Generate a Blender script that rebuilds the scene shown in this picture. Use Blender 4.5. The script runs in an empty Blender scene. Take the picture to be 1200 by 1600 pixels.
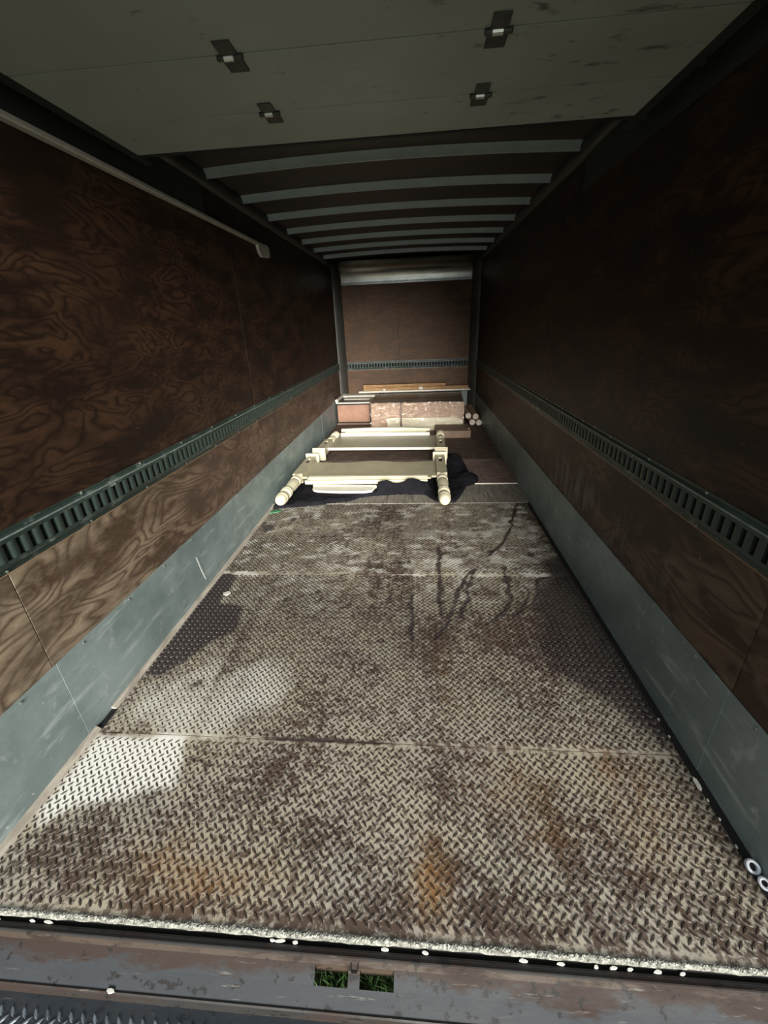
import bpy, math, random
import numpy as np
from mathutils import Matrix, Vector

random.seed(7)
rng = np.random.default_rng(11)
SC = bpy.context.scene
COL = SC.collection
PI = math.pi

# ------------------------------------------------------------------ camera
camd = bpy.data.cameras.new('camera')
camd.sensor_fit = 'AUTO'; camd.sensor_width = 36.0
camd.lens = 648.85 / 1600 * 36.0
camd.clip_start = 0.02; camd.clip_end = 200
cam = bpy.data.objects.new('camera', camd); COL.objects.link(cam)
r_ = (0.99656149, 0.07314693, -0.0389194); u_ = (0.00535113, 0.41192129, 0.91120372); f_ = (-0.08268349, 0.9082788, -0.41011348)
cam.matrix_world = Matrix(((r_[0], u_[0], -f_[0], 0.1874), (r_[1], u_[1], -f_[1], -0.5488),
                           (r_[2], u_[2], -f_[2], 1.5354), (0, 0, 0, 1)))
SC.camera = cam

# ------------------------------------------------------------------ world: overcast sky over the yard behind the truck
w = bpy.data.worlds.new('overcast'); SC.world = w; w.use_nodes = True
nt = w.node_tree; nt.nodes.clear()
wo = nt.nodes.new('ShaderNodeOutputWorld'); bg = nt.nodes.new('ShaderNodeBackground')
tc = nt.nodes.new('ShaderNodeTexCoord'); sp = nt.nodes.new('ShaderNodeSeparateXYZ'); rp = nt.nodes.new('ShaderNodeValToRGB')
nt.links.new(tc.outputs['Generated'], sp.inputs[0]); nt.links.new(sp.outputs['Z'], rp.inputs[0])
cr = rp.color_ramp
cr.elements[0].position = 0.0; cr.elements[0].color = (0.50, 0.54, 0.56, 1)
cr.elements[1].position = 1.0; cr.elements[1].color = (0.95, 1.0, 1.03, 1)
nt.links.new(rp.outputs[0], bg.inputs[0]); bg.inputs[1].default_value = 1.3
nt.links.new(bg.outputs[0], wo.inputs[0])

# ------------------------------------------------------------------ sun behind the haze, low behind the camera and to its right
sd = bpy.data.lights.new('sun', 'SUN'); sd.energy = 8.6; sd.angle = math.radians(26); sd.color = (1.0, 0.96, 0.88)
sun = bpy.data.objects.new('sun', sd); COL.objects.link(sun)
el, az = math.radians(13), math.radians(10)
sdir = Vector((math.sin(az) * math.cos(el), -math.cos(az) * math.cos(el), math.sin(el)))
sun.rotation_euler = sdir.to_track_quat('Z', 'Y').to_euler(); sun.location = (1, -6, 4)

SC.view_settings.view_transform = 'Standard'; SC.view_settings.look = 'None'
SC.view_settings.gamma = 1.0; SC.view_settings.use_curve_mapping = False
SC.view_settings.exposure = 0.28

# ------------------------------------------------------------------ helpers
def lin(h):
    h = h.lstrip('#'); o = []
    for i in (0, 2, 4):
        c = int(h[i:i + 2], 16) / 255
        o.append(c / 12.92 if c <= 0.04045 else ((c + 0.055) / 1.055) ** 2.4)
    return (*o, 1)

class N:
    """small wrapper that builds a node material"""
    def __init__(s, name, rough=0.6, metal=0.0, spec=0.5):
        s.m = bpy.data.materials.new(name); s.m.use_nodes = True
        s.t = s.m.node_tree; s.n = s.t.nodes; s.n.clear()
        s.out = s.n.new('ShaderNodeOutputMaterial'); s.b = s.n.new('ShaderNodeBsdfPrincipled')
        s.t.links.new(s.b.outputs[0], s.out.inputs[0])
        s.b.inputs['Roughness'].default_value = rough; s.b.inputs['Metallic'].default_value = metal
        s.b.inputs['Specular IOR Level'].default_value = spec
    def put(s, sock, v):
        if hasattr(v, 'links') or isinstance(v, bpy.types.NodeSocket): s.t.links.new(v, sock)
        else: sock.default_value = v
    def coord(s, scale=(1, 1, 1), rnd=False, src='Object'):
        c = s.n.new('ShaderNodeTexCoord').outputs[src]
        mp = s.n.new('ShaderNodeMapping'); s.t.links.new(c, mp.inputs[0]); mp.inputs['Scale'].default_value = scale
        if rnd:
            oi = s.n.new('ShaderNodeObjectInfo'); k = s.math('MULTIPLY', oi.outputs['Random'], 17.0)
            cx = s.n.new('ShaderNodeCombineXYZ')
            for i in range(3): s.t.links.new(k, cx.inputs[i])
            s.t.links.new(cx.outputs[0], mp.inputs['Location'])
        return mp.outputs[0]
    def noise(s, v, scale, detail=4, rough=0.55, dist=0.0):
        n = s.n.new('ShaderNodeTexNoise'); s.t.links.new(v, n.inputs['Vector'])
        n.inputs['Scale'].default_value = scale; n.inputs['Detail'].default_value = detail
        n.inputs['Roughness'].default_value = rough; n.inputs['Distortion'].default_value = dist
        return n.outputs['Fac']
    def math(s, op, a, b=0.0, c=0.0, clamp=False):
        n = s.n.new('ShaderNodeMath'); n.operation = op; n.use_clamp = clamp
        s.put(n.inputs[0], a); s.put(n.inputs[1], b); s.put(n.inputs[2], c); return n.outputs[0]
    def ramp(s, f, stops):
        n = s.n.new('ShaderNodeValToRGB'); s.t.links.new(f, n.inputs[0]); e = n.color_ramp.elements
        while len(e) > 1: e.remove(e[-1])
        for i, (p, c) in enumerate(stops):
            if not isinstance(c, tuple): c = (c, c, c, 1)
            if i == 0: e[0].position = p; e[0].color = c
            else: x = e.new(p); x.color = c
        return n.outputs[0]
    def step(s, f, a, b):
        n = s.n.new('ShaderNodeMapRange'); n.interpolation_type = 'SMOOTHSTEP'
        s.put(n.inputs[0], f); n.inputs[1].default_value = a; n.inputs[2].default_value = b
        return n.outputs[0]
    def mix(s, f, a, b, mode='MIX'):
        n = s.n.new('ShaderNodeMix'); n.data_type = 'RGBA'; n.blend_type = mode
        s.put(n.inputs[0], f); s.put(n.inputs[6], a); s.put(n.inputs[7], b); return n.outputs[2]
    def bump(s, h, strength=0.3, dist=0.01):
        n = s.n.new('ShaderNodeBump'); s.put(n.inputs['Height'], h)
        n.inputs['Strength'].default_value = strength; n.inputs['Distance'].default_value = dist
        s.t.links.new(n.outputs[0], s.b.inputs['Normal'])
    def color(s, c): s.put(s.b.inputs['Base Color'], c); return s
    def rough(s, r): s.put(s.b.inputs['Roughness'], r); return s

def plain(name, hexc, rough=0.6, metal=0.0, var=0.15, scale=14.0, bump=0.0, spec=0.5):
    m = N(name, rough, metal, spec); v = m.coord()
    f = m.noise(v, scale, 5, 0.6); c = lin(hexc)
    d = tuple(x * (1 - var * 2) for x in c[:3]) + (1,); l = tuple(min(1, x * (1 + var)) for x in c[:3]) + (1,)
    m.color(m.ramp(f, [(0.3, d), (0.7, l)]))
    if bump: m.bump(f, bump, 0.004)
    return m.m

def link(o, parent=None):
    COL.objects.link(o)
    if parent is not None: o.parent = parent
    return o

class MB:
    """collects faces, links them as one mesh object"""
    def __init__(s): s.v = []; s.f = []
    def add(s, vs, fs):
        b = len(s.v); s.v += [tuple(x) for x in vs]; s.f += [tuple(i + b for i in f) for f in fs]; return s
    def box(s, x0, x1, y0, y1, z0, z1, rot=0.0, taper=1.0):
        cx, cy = (x0 + x1) / 2, (y0 + y1) / 2; hx, hy = (x1 - x0) / 2, (y1 - y0) / 2; vs = []
        for z, t in ((z0, 1.0), (z1, taper)):
            for sx, sy in ((-1, -1), (1, -1), (1, 1), (-1, 1)):
                x, y = sx * hx * t, sy * hy * t
                vs.append((cx + x * math.cos(rot) - y * math.sin(rot), cy + x * math.sin(rot) + y * math.cos(rot), z))
        return s.add(vs, [(0, 3, 2, 1), (4, 5, 6, 7), (0, 1, 5, 4), (1, 2, 6, 5), (2, 3, 7, 6), (3, 0, 4, 7)])
    def extr(s, prof, a, b, axis='x'):
        """closed profile of 2D points swept from a to b; profile = (y,z) for x, (x,z) for y, (x,y) for z"""
        n = len(prof); vs = []
        for t in (a, b):
            for p, q in prof: vs.append({'x': (t, p, q), 'y': (p, t, q), 'z': (p, q, t)}[axis])
        fs = [(i, (i + 1) % n, n + (i + 1) % n, n + i) for i in range(n)]
        return s.add(vs, fs + [tuple(range(n))[::-1], tuple(range(n, 2 * n))])
    def lathe(s, prof, seg=20, axis='y', c=(0, 0, 0), flute=None):
        """profile of (t, r) about an axis through c"""
        n = len(prof); vs = []
        for t, r in prof:
            for k in range(seg):
                a = 2 * PI * k / seg; rr = r
                if flute and flute[0] <= t <= flute[1]: rr = r * (1 + 0.06 * (1 if k % 2 else -1))
                p, q = rr * math.cos(a), rr * math.sin(a)
                d = {'x': (t, p, q), 'y': (p, t, q), 'z': (p, q, t)}[axis]
                vs.append((d[0] + c[0], d[1] + c[1], d[2] + c[2]))
        fs = [(i * seg + k, i * seg + (k + 1) % seg, (i + 1) * seg + (k + 1) % seg, (i + 1) * seg + k) for i in range(n - 1) for k in range(seg)]
        return s.add(vs, fs + [tuple(range(seg))[::-1], tuple((n - 1) * seg + k for k in range(seg))])
    def tube(s, pts, r, seg=8):
        prev = None; base = len(s.v); n = len(pts)
        for i, p in enumerate(pts):
            p = Vector(p); t = (Vector(pts[min(i + 1, n - 1)]) - Vector(pts[max(i - 1, 0)])).normalized()
            a = t.cross(Vector((0, 0, 1)))
            if a.length < 1e-3: a = Vector((1, 0, 0))
            a.normalize(); b = t.cross(a)
            for k in range(seg):
                s.v.append(tuple(p + a * r * math.cos(2 * PI * k / seg) + b * r * math.sin(2 * PI * k / seg)))
        for i in range(n - 1):
            for k in range(seg):
                s.f.append((base + i * seg + k, base + i * seg + (k + 1) % seg, base + (i + 1) * seg + (k + 1) % seg, base + (i + 1) * seg + k))
        s.f.append(tuple(base + k for k in range(seg))[::-1]); s.f.append(tuple(base + (n - 1) * seg + k for k in range(seg))); return s
    def obj(s, name, mat, parent=None, bevel=0.0, smooth=False, loc=None, **props):
        me = bpy.data.meshes.new(name); me.from_pydata(s.v, [], s.f); me.materials.append(mat)
        import bmesh
        bm = bmesh.new(); bm.from_mesh(me); bmesh.ops.recalc_face_normals(bm, faces=bm.faces); bm.to_mesh(me); bm.free()
        o = link(bpy.data.objects.new(name, me), parent)
        if loc: o.location = loc
        if smooth:
            for p in me.polygons: p.use_smooth = True
            me.set_sharp_from_angle(angle=math.radians(38))
        if bevel:
            b = o.modifiers.new('bevel', 'BEVEL'); b.width = bevel; b.segments = 2; b.limit_method = 'ANGLE'
        for k, v in props.items(): o[k] = v
        return o

def tag(o, label, cat, group=None):
    o['label'] = label; o['category'] = cat
    if group: o['group'] = group
    return o
def thing(name, label, cat, loc=(0, 0, 0), rotz=0.0, group=None):
    o = link(bpy.data.objects.new(name, None)); o.location = loc; o.rotation_euler = (0, 0, rotz); o.empty_display_size = 0.1
    return tag(o, label, cat, group)
def struct(o, label): o['kind'] = 'structure'; o['label'] = label; return o
def clone(o, parent, loc=None):
    c = o.copy(); COL.objects.link(c); c.parent = parent
    if loc: c.location = loc
    return c

# value noise in numpy, for stains and cloth folds
def vnoise(x, y, seed=0, octaves=4, gain=0.5):
    g = np.random.default_rng(seed); T = g.random((256, 256)); out = 0; amp = 1; tot = 0
    for o in range(octaves):
        X = x * 2 ** o + 31.7 * o + 500; Y = y * 2 ** o + 17.3 * o + 500
        i = np.floor(X).astype(int); j = np.floor(Y).astype(int); fx = X - i; fy = Y - j
        fx = fx * fx * (3 - 2 * fx); fy = fy * fy * (3 - 2 * fy)
        a = T[i % 256, j % 256]; b = T[(i + 1) % 256, j % 256]; c = T[i % 256, (j + 1) % 256]; d = T[(i + 1) % 256, (j + 1) % 256]
        out = out + amp * ((a * (1 - fx) + b * fx) * (1 - fy) + (c * (1 - fx) + d * fx) * fy); tot += amp; amp *= gain
    return out / tot
def poly_sd(x, y, P):
    """signed distance to a polygon, negative inside"""
    d = np.full(x.shape, 1e9); inside = np.zeros(x.shape, bool); n = len(P)
    for i in range(n):
        ax, ay = P[i]; bx, by = P[(i + 1) % n]; ex, ey = bx - ax, by - ay
        t = np.clip(((x - ax) * ex + (y - ay) * ey) / (ex * ex + ey * ey + 1e-12), 0, 1)
        d = np.minimum(d, np.hypot(x - ax - t * ex, y - ay - t * ey))
        c = ((ay > y) != (by > y)) & (x < ex * (y - ay) / (ey + 1e-12) + ax); inside ^= c
    return np.where(inside, -d, d)
def line_d(x, y, P):
    d = np.full(x.shape, 1e9)
    for (ax, ay), (bx, by) in zip(P[:-1], P[1:]):
        ex, ey = bx - ax, by - ay
        t = np.clip(((x - ax) * ex + (y - ay) * ey) / (ex * ex + ey * ey + 1e-12), 0, 1)
        d = np.minimum(d, np.hypot(x - ax - t * ex, y - ay - t * ey))
    return d
def sstep(a, b, v): t = np.clip((v - a) / (b - a), 0, 1); return t * t * (3 - 2 * t)

# ------------------------------------------------------------------ materials
def plywood(name, dark, light, worn, stretch, freq=11.0, wear=0.35, rough=0.55, inner=None, scale=2.9, dusty=0.0):
    m = N(name, rough, spec=0.3); v = m.coord(stretch, rnd=True)
    f = m.noise(v, scale, 2.5, 0.55, 0.45)
    g = m.math('FRACT', m.math('MULTIPLY', f, freq))
    line = m.ramp(g, [(0.0, 0.15), (0.35, 0.85), (0.75, 0.55), (0.94, 0.05), (1.0, 0.15)])
    fine = m.noise(m.coord(tuple(a * 30 for a in stretch), rnd=True), 3.0, 3, 0.6)
    big = m.noise(m.coord(), 1.3, 5, 0.65)
    patch = m.noise(m.coord(tuple(a * 3 for a in stretch), rnd=True), 2.0, 4, 0.6)
    amt = m.math('MULTIPLY', line, m.step(patch, 0.36, 0.62))
    amt = m.math('ADD', amt, m.math('MULTIPLY', m.math('SUBTRACT', fine, 0.5), 0.5), clamp=True)
    c = m.mix(amt, lin(dark), lin(light))
    c = m.mix(m.math('MULTIPLY', m.step(big, 0.46, 0.72), wear), c, lin(worn))
    if inner:   # red brown deeper in the box, greyer and paler towards the door
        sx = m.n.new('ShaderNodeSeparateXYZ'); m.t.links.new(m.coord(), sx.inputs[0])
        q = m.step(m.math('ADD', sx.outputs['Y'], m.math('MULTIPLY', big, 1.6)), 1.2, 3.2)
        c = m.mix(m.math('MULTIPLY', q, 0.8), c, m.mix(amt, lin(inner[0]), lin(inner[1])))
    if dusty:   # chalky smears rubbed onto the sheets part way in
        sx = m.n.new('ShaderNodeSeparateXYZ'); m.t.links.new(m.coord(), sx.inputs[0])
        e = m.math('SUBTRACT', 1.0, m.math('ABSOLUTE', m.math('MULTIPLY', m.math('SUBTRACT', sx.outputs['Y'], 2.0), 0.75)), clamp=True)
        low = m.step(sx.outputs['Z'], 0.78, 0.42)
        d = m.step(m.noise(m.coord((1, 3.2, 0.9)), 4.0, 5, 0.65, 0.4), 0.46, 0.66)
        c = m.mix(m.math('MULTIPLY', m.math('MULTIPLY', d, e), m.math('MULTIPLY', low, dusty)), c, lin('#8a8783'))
    spots = m.noise(m.coord(), 38.0, 2, 0.5)
    c = m.mix(m.math('MULTIPLY', m.step(spots, 0.76, 0.80), 0.4), c, lin('#9a8a76'))
    m.color(c); m.bump(amt, 0.25, 0.003)
    return m.m
SIDE = (1.0, 0.42, 1.25)
M_ply_up = plywood('plywood_upper', '#1f130c', '#4a3323', '#2f1e15', SIDE, 13.0, 0.4, scale=5.0)
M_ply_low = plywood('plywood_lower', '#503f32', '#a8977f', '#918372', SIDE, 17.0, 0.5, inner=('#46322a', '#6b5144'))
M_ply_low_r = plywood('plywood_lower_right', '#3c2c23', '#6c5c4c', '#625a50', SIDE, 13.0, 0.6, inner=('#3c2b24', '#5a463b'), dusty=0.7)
M_ply_back = plywood('plywood_back', '#4c3726', '#67492f', '#5c432e', (0.42, 1.0, 1.25), 11.0, 0.4, scale=4.0)
M_under = plain('bare_backing', '#2a211b', 0.8)
def painted_steel(name, base, dark, scuff, rough=0.45):
    m = N(name, rough, spec=0.5); v = m.coord()
    a = m.noise(v, 2.2, 6, 0.65); b = m.noise(m.coord((1, 0.35, 2.5)), 9.0, 5, 0.65); s = m.noise(v, 28.0, 4, 0.6)
    c = m.mix(m.step(a, 0.35, 0.7), lin(dark), lin(base))
    c = m.mix(m.math('MULTIPLY', m.step(b, 0.54, 0.70), 0.75), c, lin(scuff))
    k = m.noise(m.coord((1, 0.5, 6)), 5.0, 5, 0.7, 0.5); c = m.mix(m.math('MULTIPLY', m.step(k, 0.62, 0.68), 0.5), c, lin(dark))
    k2 = m.noise(m.coord((1, 1.5, 1.0)), 6.0, 6, 0.7); c = m.mix(m.math('MULTIPLY', m.step(k2, 0.60, 0.66), 0.35), c, lin('#b4bab4'))
    c = m.mix(m.math('MULTIPLY', m.step(s, 0.68, 0.76), 0.6), c, lin('#d0d4cc'))
    m.color(c); m.rough(m.ramp(b, [(0.3, 0.35), (0.7, 0.6)])); m.bump(a, 0.12, 0.01)
    return m.m
M_kick = painted_steel('kick_plate_paint', '#8d9b9a', '#6f7d7c', '#a6b2af')
M_track = painted_steel('track_green_paint', '#36443f', '#28342f', '#6a7771', 0.4)
M_litedge = plain('track_lit_worn_edge', '#8f9a94', 0.4, 0.3, 0.2, 30)
M_rawedge = plain('raw_plywood_edge', '#a98a6a', 0.7, 0.0, 0.2, 20)
M_slotdark = plain('slot_shadow', '#0c0f0e', 0.9)
M_bolt = plain('bolt_steel', '#9aa09a', 0.4, 0.7)

def tread_mat(name, lug):
    m = N(name, 0.55, spec=0.5); v = m.coord()
    at = m.n.new('ShaderNodeAttribute'); at.attribute_name = 'paint'
    sc = m.n.new('ShaderNodeSeparateColor'); m.t.links.new(at.outputs['Color'], sc.inputs[0])
    wet, rust, grime, pale_amt = sc.outputs[0], sc.outputs[1], sc.outputs[2], at.outputs['Alpha']
    n1 = m.noise(v, 55.0, 4, 0.62); n2 = m.noise(v, 20.0, 6, 0.7); n3 = m.noise(v, 3.0, 4, 0.6)
    # pale scraped film over brown steel: broken up by noise, thinned where the grime is
    k = m.math('ADD', m.math('MULTIPLY', n1, 0.45), m.math('MULTIPLY', n2, 0.55))
    k = m.math('ADD', k, m.math('MULTIPLY', m.math('SUBTRACT', n3, 0.5), 0.25))
    k = m.math('SUBTRACT', k, m.math('MULTIPLY', grime, 0.11))
    k = m.math('ADD', k, m.math('MULTIPLY', pale_amt, 0.30))
    sp2 = m.noise(v, 42.0, 3, 0.6); spm = m.noise(v, 5.0, 4, 0.6)
    spl = m.math('MULTIPLY', m.step(m.math('ADD', sp2, m.math('MULTIPLY', m.math('SUBTRACT', spm, 0.5), 0.45)), 0.535, 0.575), m.math('SUBTRACT', 1.0, pale_amt, clamp=True))
    film = m.math('MULTIPLY', m.step(k, 0.385, 0.50), m.math('SUBTRACT', 1.0, m.math('MULTIPLY', spl, 0.75)))
    hue = m.mix(m.step(n3, 0.3, 0.7), lin('#a49d92'), lin('#aea590'))
    if lug:
        c = m.mix(m.math('MULTIPLY', film, 0.06), lin('#2b231d'), hue)
        shine = m.step(n1, 0.64, 0.70); c = m.mix(m.math('MULTIPLY', shine, 0.25), c, lin('#c8c2b4'))
    else:
        c = m.mix(film, lin('#54453b'), hue)
    c = m.mix(m.math('MULTIPLY', pale_amt, 0.95 if not lug else 0.03), c, lin('#efeee6'))
    c = m.mix(m.math('MULTIPLY', rust, 0.75), c, lin('#8f6a38') if not lug else lin('#5a3c1e'))
    br = m.math('MULTIPLY', m.step(m.math('SUBTRACT', grime, m.math('MULTIPLY', n2, 0.9)), 0.05, 0.5), 0.3)
    c = m.mix(br, c, lin('#4e3f35'))
    c = m.mix(m.math('MULTIPLY', wet, 0.9), c, lin('#3a3233') if not lug else lin('#2c2627'))
    m.color(c)
    m.rough(m.math('SUBTRACT', m.ramp(n2, [(0.3, 0.42), (0.7, 0.65)]), m.math('MULTIPLY', wet, 0.18)))
    m.bump(m.math('ADD', n1, m.math('MULTIPLY', film, 0.5)), 0.25, 0.002)
    return m.m
M_plate = tread_mat('tread_plate_steel', False); M_lug = tread_mat('tread_lug_steel', True)

def plank_mat(name, dark, light, stretch, scr=0.0):
    m = N(name, 0.7, spec=0.3); g = m.noise(m.coord(stretch, rnd=True), 8.0, 6, 0.65, 0.3); b = m.noise(m.coord(), 3.0, 5, 0.6)
    c = m.mix(m.step(g, 0.32, 0.68), lin(dark), lin(light)); c = m.mix(m.math('MULTIPLY', m.step(b, 0.45, 0.7), 0.4), c, lin(dark))
    if scr:
        s = m.noise(m.coord((1, 2.2, 1)), 9.0, 5, 0.7); c = m.mix(m.math('MULTIPLY', m.step(s, 0.60, 0.66), scr), c, lin('#c9bdb4'))
    m.color(c); m.bump(g, 0.3, 0.004); return m.m
M_greywood = plank_mat('worn_grey_boards', '#69635a', '#a09a8f', (9, 0.7, 1))
M_brownfloor = plank_mat('brown_floor_board', '#6b5851', '#97827a', (1.2, 2.0, 1), 0.5)
M_darkfloor = plank_mat('dark_floor_board', '#493d36', '#69584f', (1.2, 2.0, 1), 0.1)
M_strip = plank_mat('pale_floor_strip', '#8d857a', '#b9b1a4', (6, 0.8, 6))

def door_mat():
    m = N('door_white_paint', 0.55); v = m.coord()
    a = m.noise(v, 1.2, 5, 0.6); b = m.noise(m.coord((2.5, 6, 1)), 2.6, 5, 0.65, 0.3)
    c = m.mix(m.step(a, 0.3, 0.75), lin('#9a9d94'), lin('#abb1aa'))
    sx = m.n.new('ShaderNodeSeparateXYZ'); m.t.links.new(m.coord(), sx.inputs[0])
    e = m.math('MULTIPLY', m.step(sx.outputs['X'], 0.25, 0.75), 0.055)
    c = m.mix(m.math('MULTIPLY', m.step(m.math('ADD', b, e), 0.62, 0.74), 0.75), c, lin('#3e3b33'))
    t_ = m.noise(m.coord(), 7.0, 5, 0.7); c = m.mix(m.math('MULTIPLY', m.step(t_, 0.66, 0.72), 0.5), c, lin('#4e4a40'))
    m.color(c); return m.m
M_door = door_mat()
M_hinge = plain('hinge_steel', '#474842', 0.5, 0.3)
M_pin = plain('hinge_pin_bright', '#d5d5cc', 0.3, 0.8, 0.05)
M_roof = plain('roof_skin_brown', '#352c26', 0.6, var=0.2, scale=3)
M_bow = plain('roof_bow_steel', '#a3b0b0', 0.45, 0.0, 0.08, 6)
M_alu = plain('nose_aluminium', '#b9bdb8', 0.24, 1.0, 0.1, 5, 0.06)
M_darkrail = plain('dark_rail', '#2b2e2a', 0.5, 0.0, 0.2, 5)
M_rubber = plain('black_rubber', '#141414', 0.7)
M_lip = plain('pale_track_lip', '#b7b1a6', 0.45, 0.0, 0.1, 9)
M_corner = plain('corner_trim_grey', '#3b3934', 0.5, 0.0, 0.15, 6)
def cream(name, base):
    m = N(name, 0.42, spec=0.5); f = m.noise(m.coord(), 5.0, 5, 0.6); c = lin(base)
    m.color(m.mix(m.step(f, 0.35, 0.7), tuple(x * 0.86 for x in c[:3]) + (1,), c)); return m.m
M_cream = cream('cream_paint', '#dcd5b8'); M_cream_dim = cream('cream_shade_in_colour', '#b8b195')  # second cream is the same paint with shade put into its colour
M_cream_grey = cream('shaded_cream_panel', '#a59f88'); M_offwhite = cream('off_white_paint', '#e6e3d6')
def cloth():
    m = N('navy_quilted_cloth', 0.9, spec=0.15); v = m.coord()
    a = m.noise(v, 60.0, 3, 0.6); b = m.noise(v, 6.0, 4, 0.6); wv = m.n.new('ShaderNodeTexWave')
    wv.inputs['Scale'].default_value = 14; wv.inputs['Distortion'].default_value = 6.0; m.t.links.new(v, wv.inputs['Vector'])
    c = m.mix(m.step(b, 0.35, 0.7), lin('#0f0f13'), lin('#1a1a20')); c = m.mix(m.math('MULTIPLY', a, 0.25), c, lin('#2a2a31'))
    m.color(c); m.bump(m.math('ADD', m.math('MULTIPLY', a, 0.6), m.math('MULTIPLY', wv.outputs['Fac'], 0.7)), 0.6, 0.012); return m.m
M_cloth = cloth()
M_card = plain('cardboard_kraft', '#b49478', 0.75, var=0.08, scale=9)
M_card_pink = plain('cardboard_reddish', '#a07a66', 0.7, var=0.1, scale=7)
M_card_dark = plain('dark_brown_wrap', '#1f1713', 0.35, var=0.2, scale=7)
M_brownboard = plain('brown_carton', '#7c6656', 0.7, var=0.1, scale=8)
M_foam = plain('white_foam', '#e2dccf', 0.8, var=0.1, scale=20)
M_tan = plank_mat('tan_wood', '#8c6a47', '#b8946a', (1.0, 9, 9))
M_polewood = plank_mat('pole_wood', '#9a8068', '#c4a88c', (9, 1, 9))
def film():
    m = bpy.data.materials.new('clear_stretch_film'); m.use_nodes = True; t = m.node_tree; t.nodes.clear(); n = t.nodes.new
    out = n('ShaderNodeOutputMaterial'); mx = n('ShaderNodeMixShader'); tr = n('ShaderNodeBsdfTransparent'); gl = n('ShaderNodeBsdfGlossy')
    gl.inputs['Roughness'].default_value = 0.12; gl.inputs['Color'].default_value = (1, 1, 1, 1); tr.inputs['Color'].default_value = (0.97, 0.96, 0.95, 1)
    tc = n('ShaderNodeTexCoord'); mp = n('ShaderNodeMapping'); mp.inputs['Scale'].default_value = (5, 5, 9); mp.inputs['Rotation'].default_value = (0, 0.5, 0)
    no = n('ShaderNodeTexNoise'); no.inputs['Scale'].default_value = 2.2; no.inputs['Detail'].default_value = 3; no.inputs['Distortion'].default_value = 1.5
    bp = n('ShaderNodeBump'); bp.inputs['Strength'].default_value = 1.0; bp.inputs['Distance'].default_value = 0.035
    t.links.new(tc.outputs['Object'], mp.inputs[0]); t.links.new(mp.outputs[0], no.inputs['Vector']); t.links.new(no.outputs['Fac'], bp.inputs['Height'])
    t.links.new(bp.outputs[0], gl.inputs['Normal']); mx.inputs[0].default_value = 0.17
    t.links.new(tr.outputs[0], mx.inputs[1]); t.links.new(gl.outputs[0], mx.inputs[2]); t.links.new(mx.outputs[0], out.inputs[0]); return m
M_film = film()
def sill_mat(name, base, rusty, spots, amount, edge=None):
    m = N(name, 0.6, spec=0.3); v = m.coord((1, 3.0, 3.0)); a = m.noise(v, 4.0, 6, 0.68); b = m.noise(m.coord((1, 1.4, 1.4)), 26.0, 3, 0.6); s = m.noise(m.coord((0.5, 5, 5)), 18.0, 4, 0.65)
    q = a
    if edge:   # rust creeps down from the upper edge
        sx = m.n.new('ShaderNodeSeparateXYZ'); m.t.links.new(m.coord(), sx.inputs[0])
        g = m.n.new('ShaderNodeMapRange'); m.t.links.new(sx.outputs['Y'], g.inputs[0]); g.inputs[1].default_value = edge[1]; g.inputs[2].default_value = edge[0]
        g.inputs[3].default_value = -0.16; g.inputs[4].default_value = 0.16; q = m.math('ADD', a, g.outputs[0])
    c = m.mix(m.math('MULTIPLY', m.step(a, 0.35, 0.65), 0.5), lin(base), tuple(x * 1.5 for x in lin(base)[:3]) + (1,))
    c = m.mix(m.math('MULTIPLY', m.step(q, 0.46, 0.58), amount), c, lin(rusty))
    c = m.mix(m.math('MULTIPLY', m.step(b, 0.60, 0.66), 0.85), c, lin(spots)); c = m.mix(m.math('MULTIPLY', m.step(s, 0.62, 0.72), 0.4), c, lin('#7d776e'))
    m.color(c); m.bump(b, 0.25, 0.003); m.rough(m.ramp(a, [(0.3, 0.5), (0.7, 0.8)]))
    return m.m
M_sill_top = sill_mat('sill_worn_steel', '#232221', '#261a14', '#100f0e', 0.8)
M_sill_tan = sill_mat('sill_rusty_steel', '#3a3028', '#22160f', '#150f0b', 0.9)
M_sill_slope = sill_mat('sill_grey_steel', '#272a2e', '#281b13', '#0d0c0b', 0.9, (-.045, -.095))
M_platform = sill_mat('platform_blue_black_steel', '#22272c', '#2c2f32', '#181b1f', 0.5)
M_platlug = plain('platform_lug_pale', '#69727a', 0.35, 0.3, 0.3, 40)  # lugs paler than the deck
M_bead = plain('ground_edge_bright', '#8d8d84', 0.5, 0.2, 0.45, 90, 0.7)
M_chip = plain('pale_debris', '#d8d6cc', 0.6, var=0.15, scale=50)
M_seam = plain('seam_dark_strip', '#2b201b', 0.9, 0.0, 0.3, 20)
M_black = plain('black_gap_filler', '#0b0b0b', 0.85)
M_green_bit = plain('green_plastic', '#3f8d62', 0.4)
M_whiteplastic = plain('white_plastic', '#d4dae2', 0.3, var=0.05)
M_greytag = plain('scrape_pale_paint', '#c6ccc6', 0.6)
M_grass = plain('grass_blades', '#3a5a2a', 0.6, var=0.35, scale=20)
M_soil = plain('yard_ground', '#4d5a34', 0.9, var=0.3, scale=5)

# ------------------------------------------------------------------ large structure
XW, YB, ZC = 1.203, 7.21, 2.44
g = MB(); g.box(-14, 14, -14, 16, -1.25, -1.1)
struct(g.obj('ground', M_soil), 'dark grassy ground under and around the truck')

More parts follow.
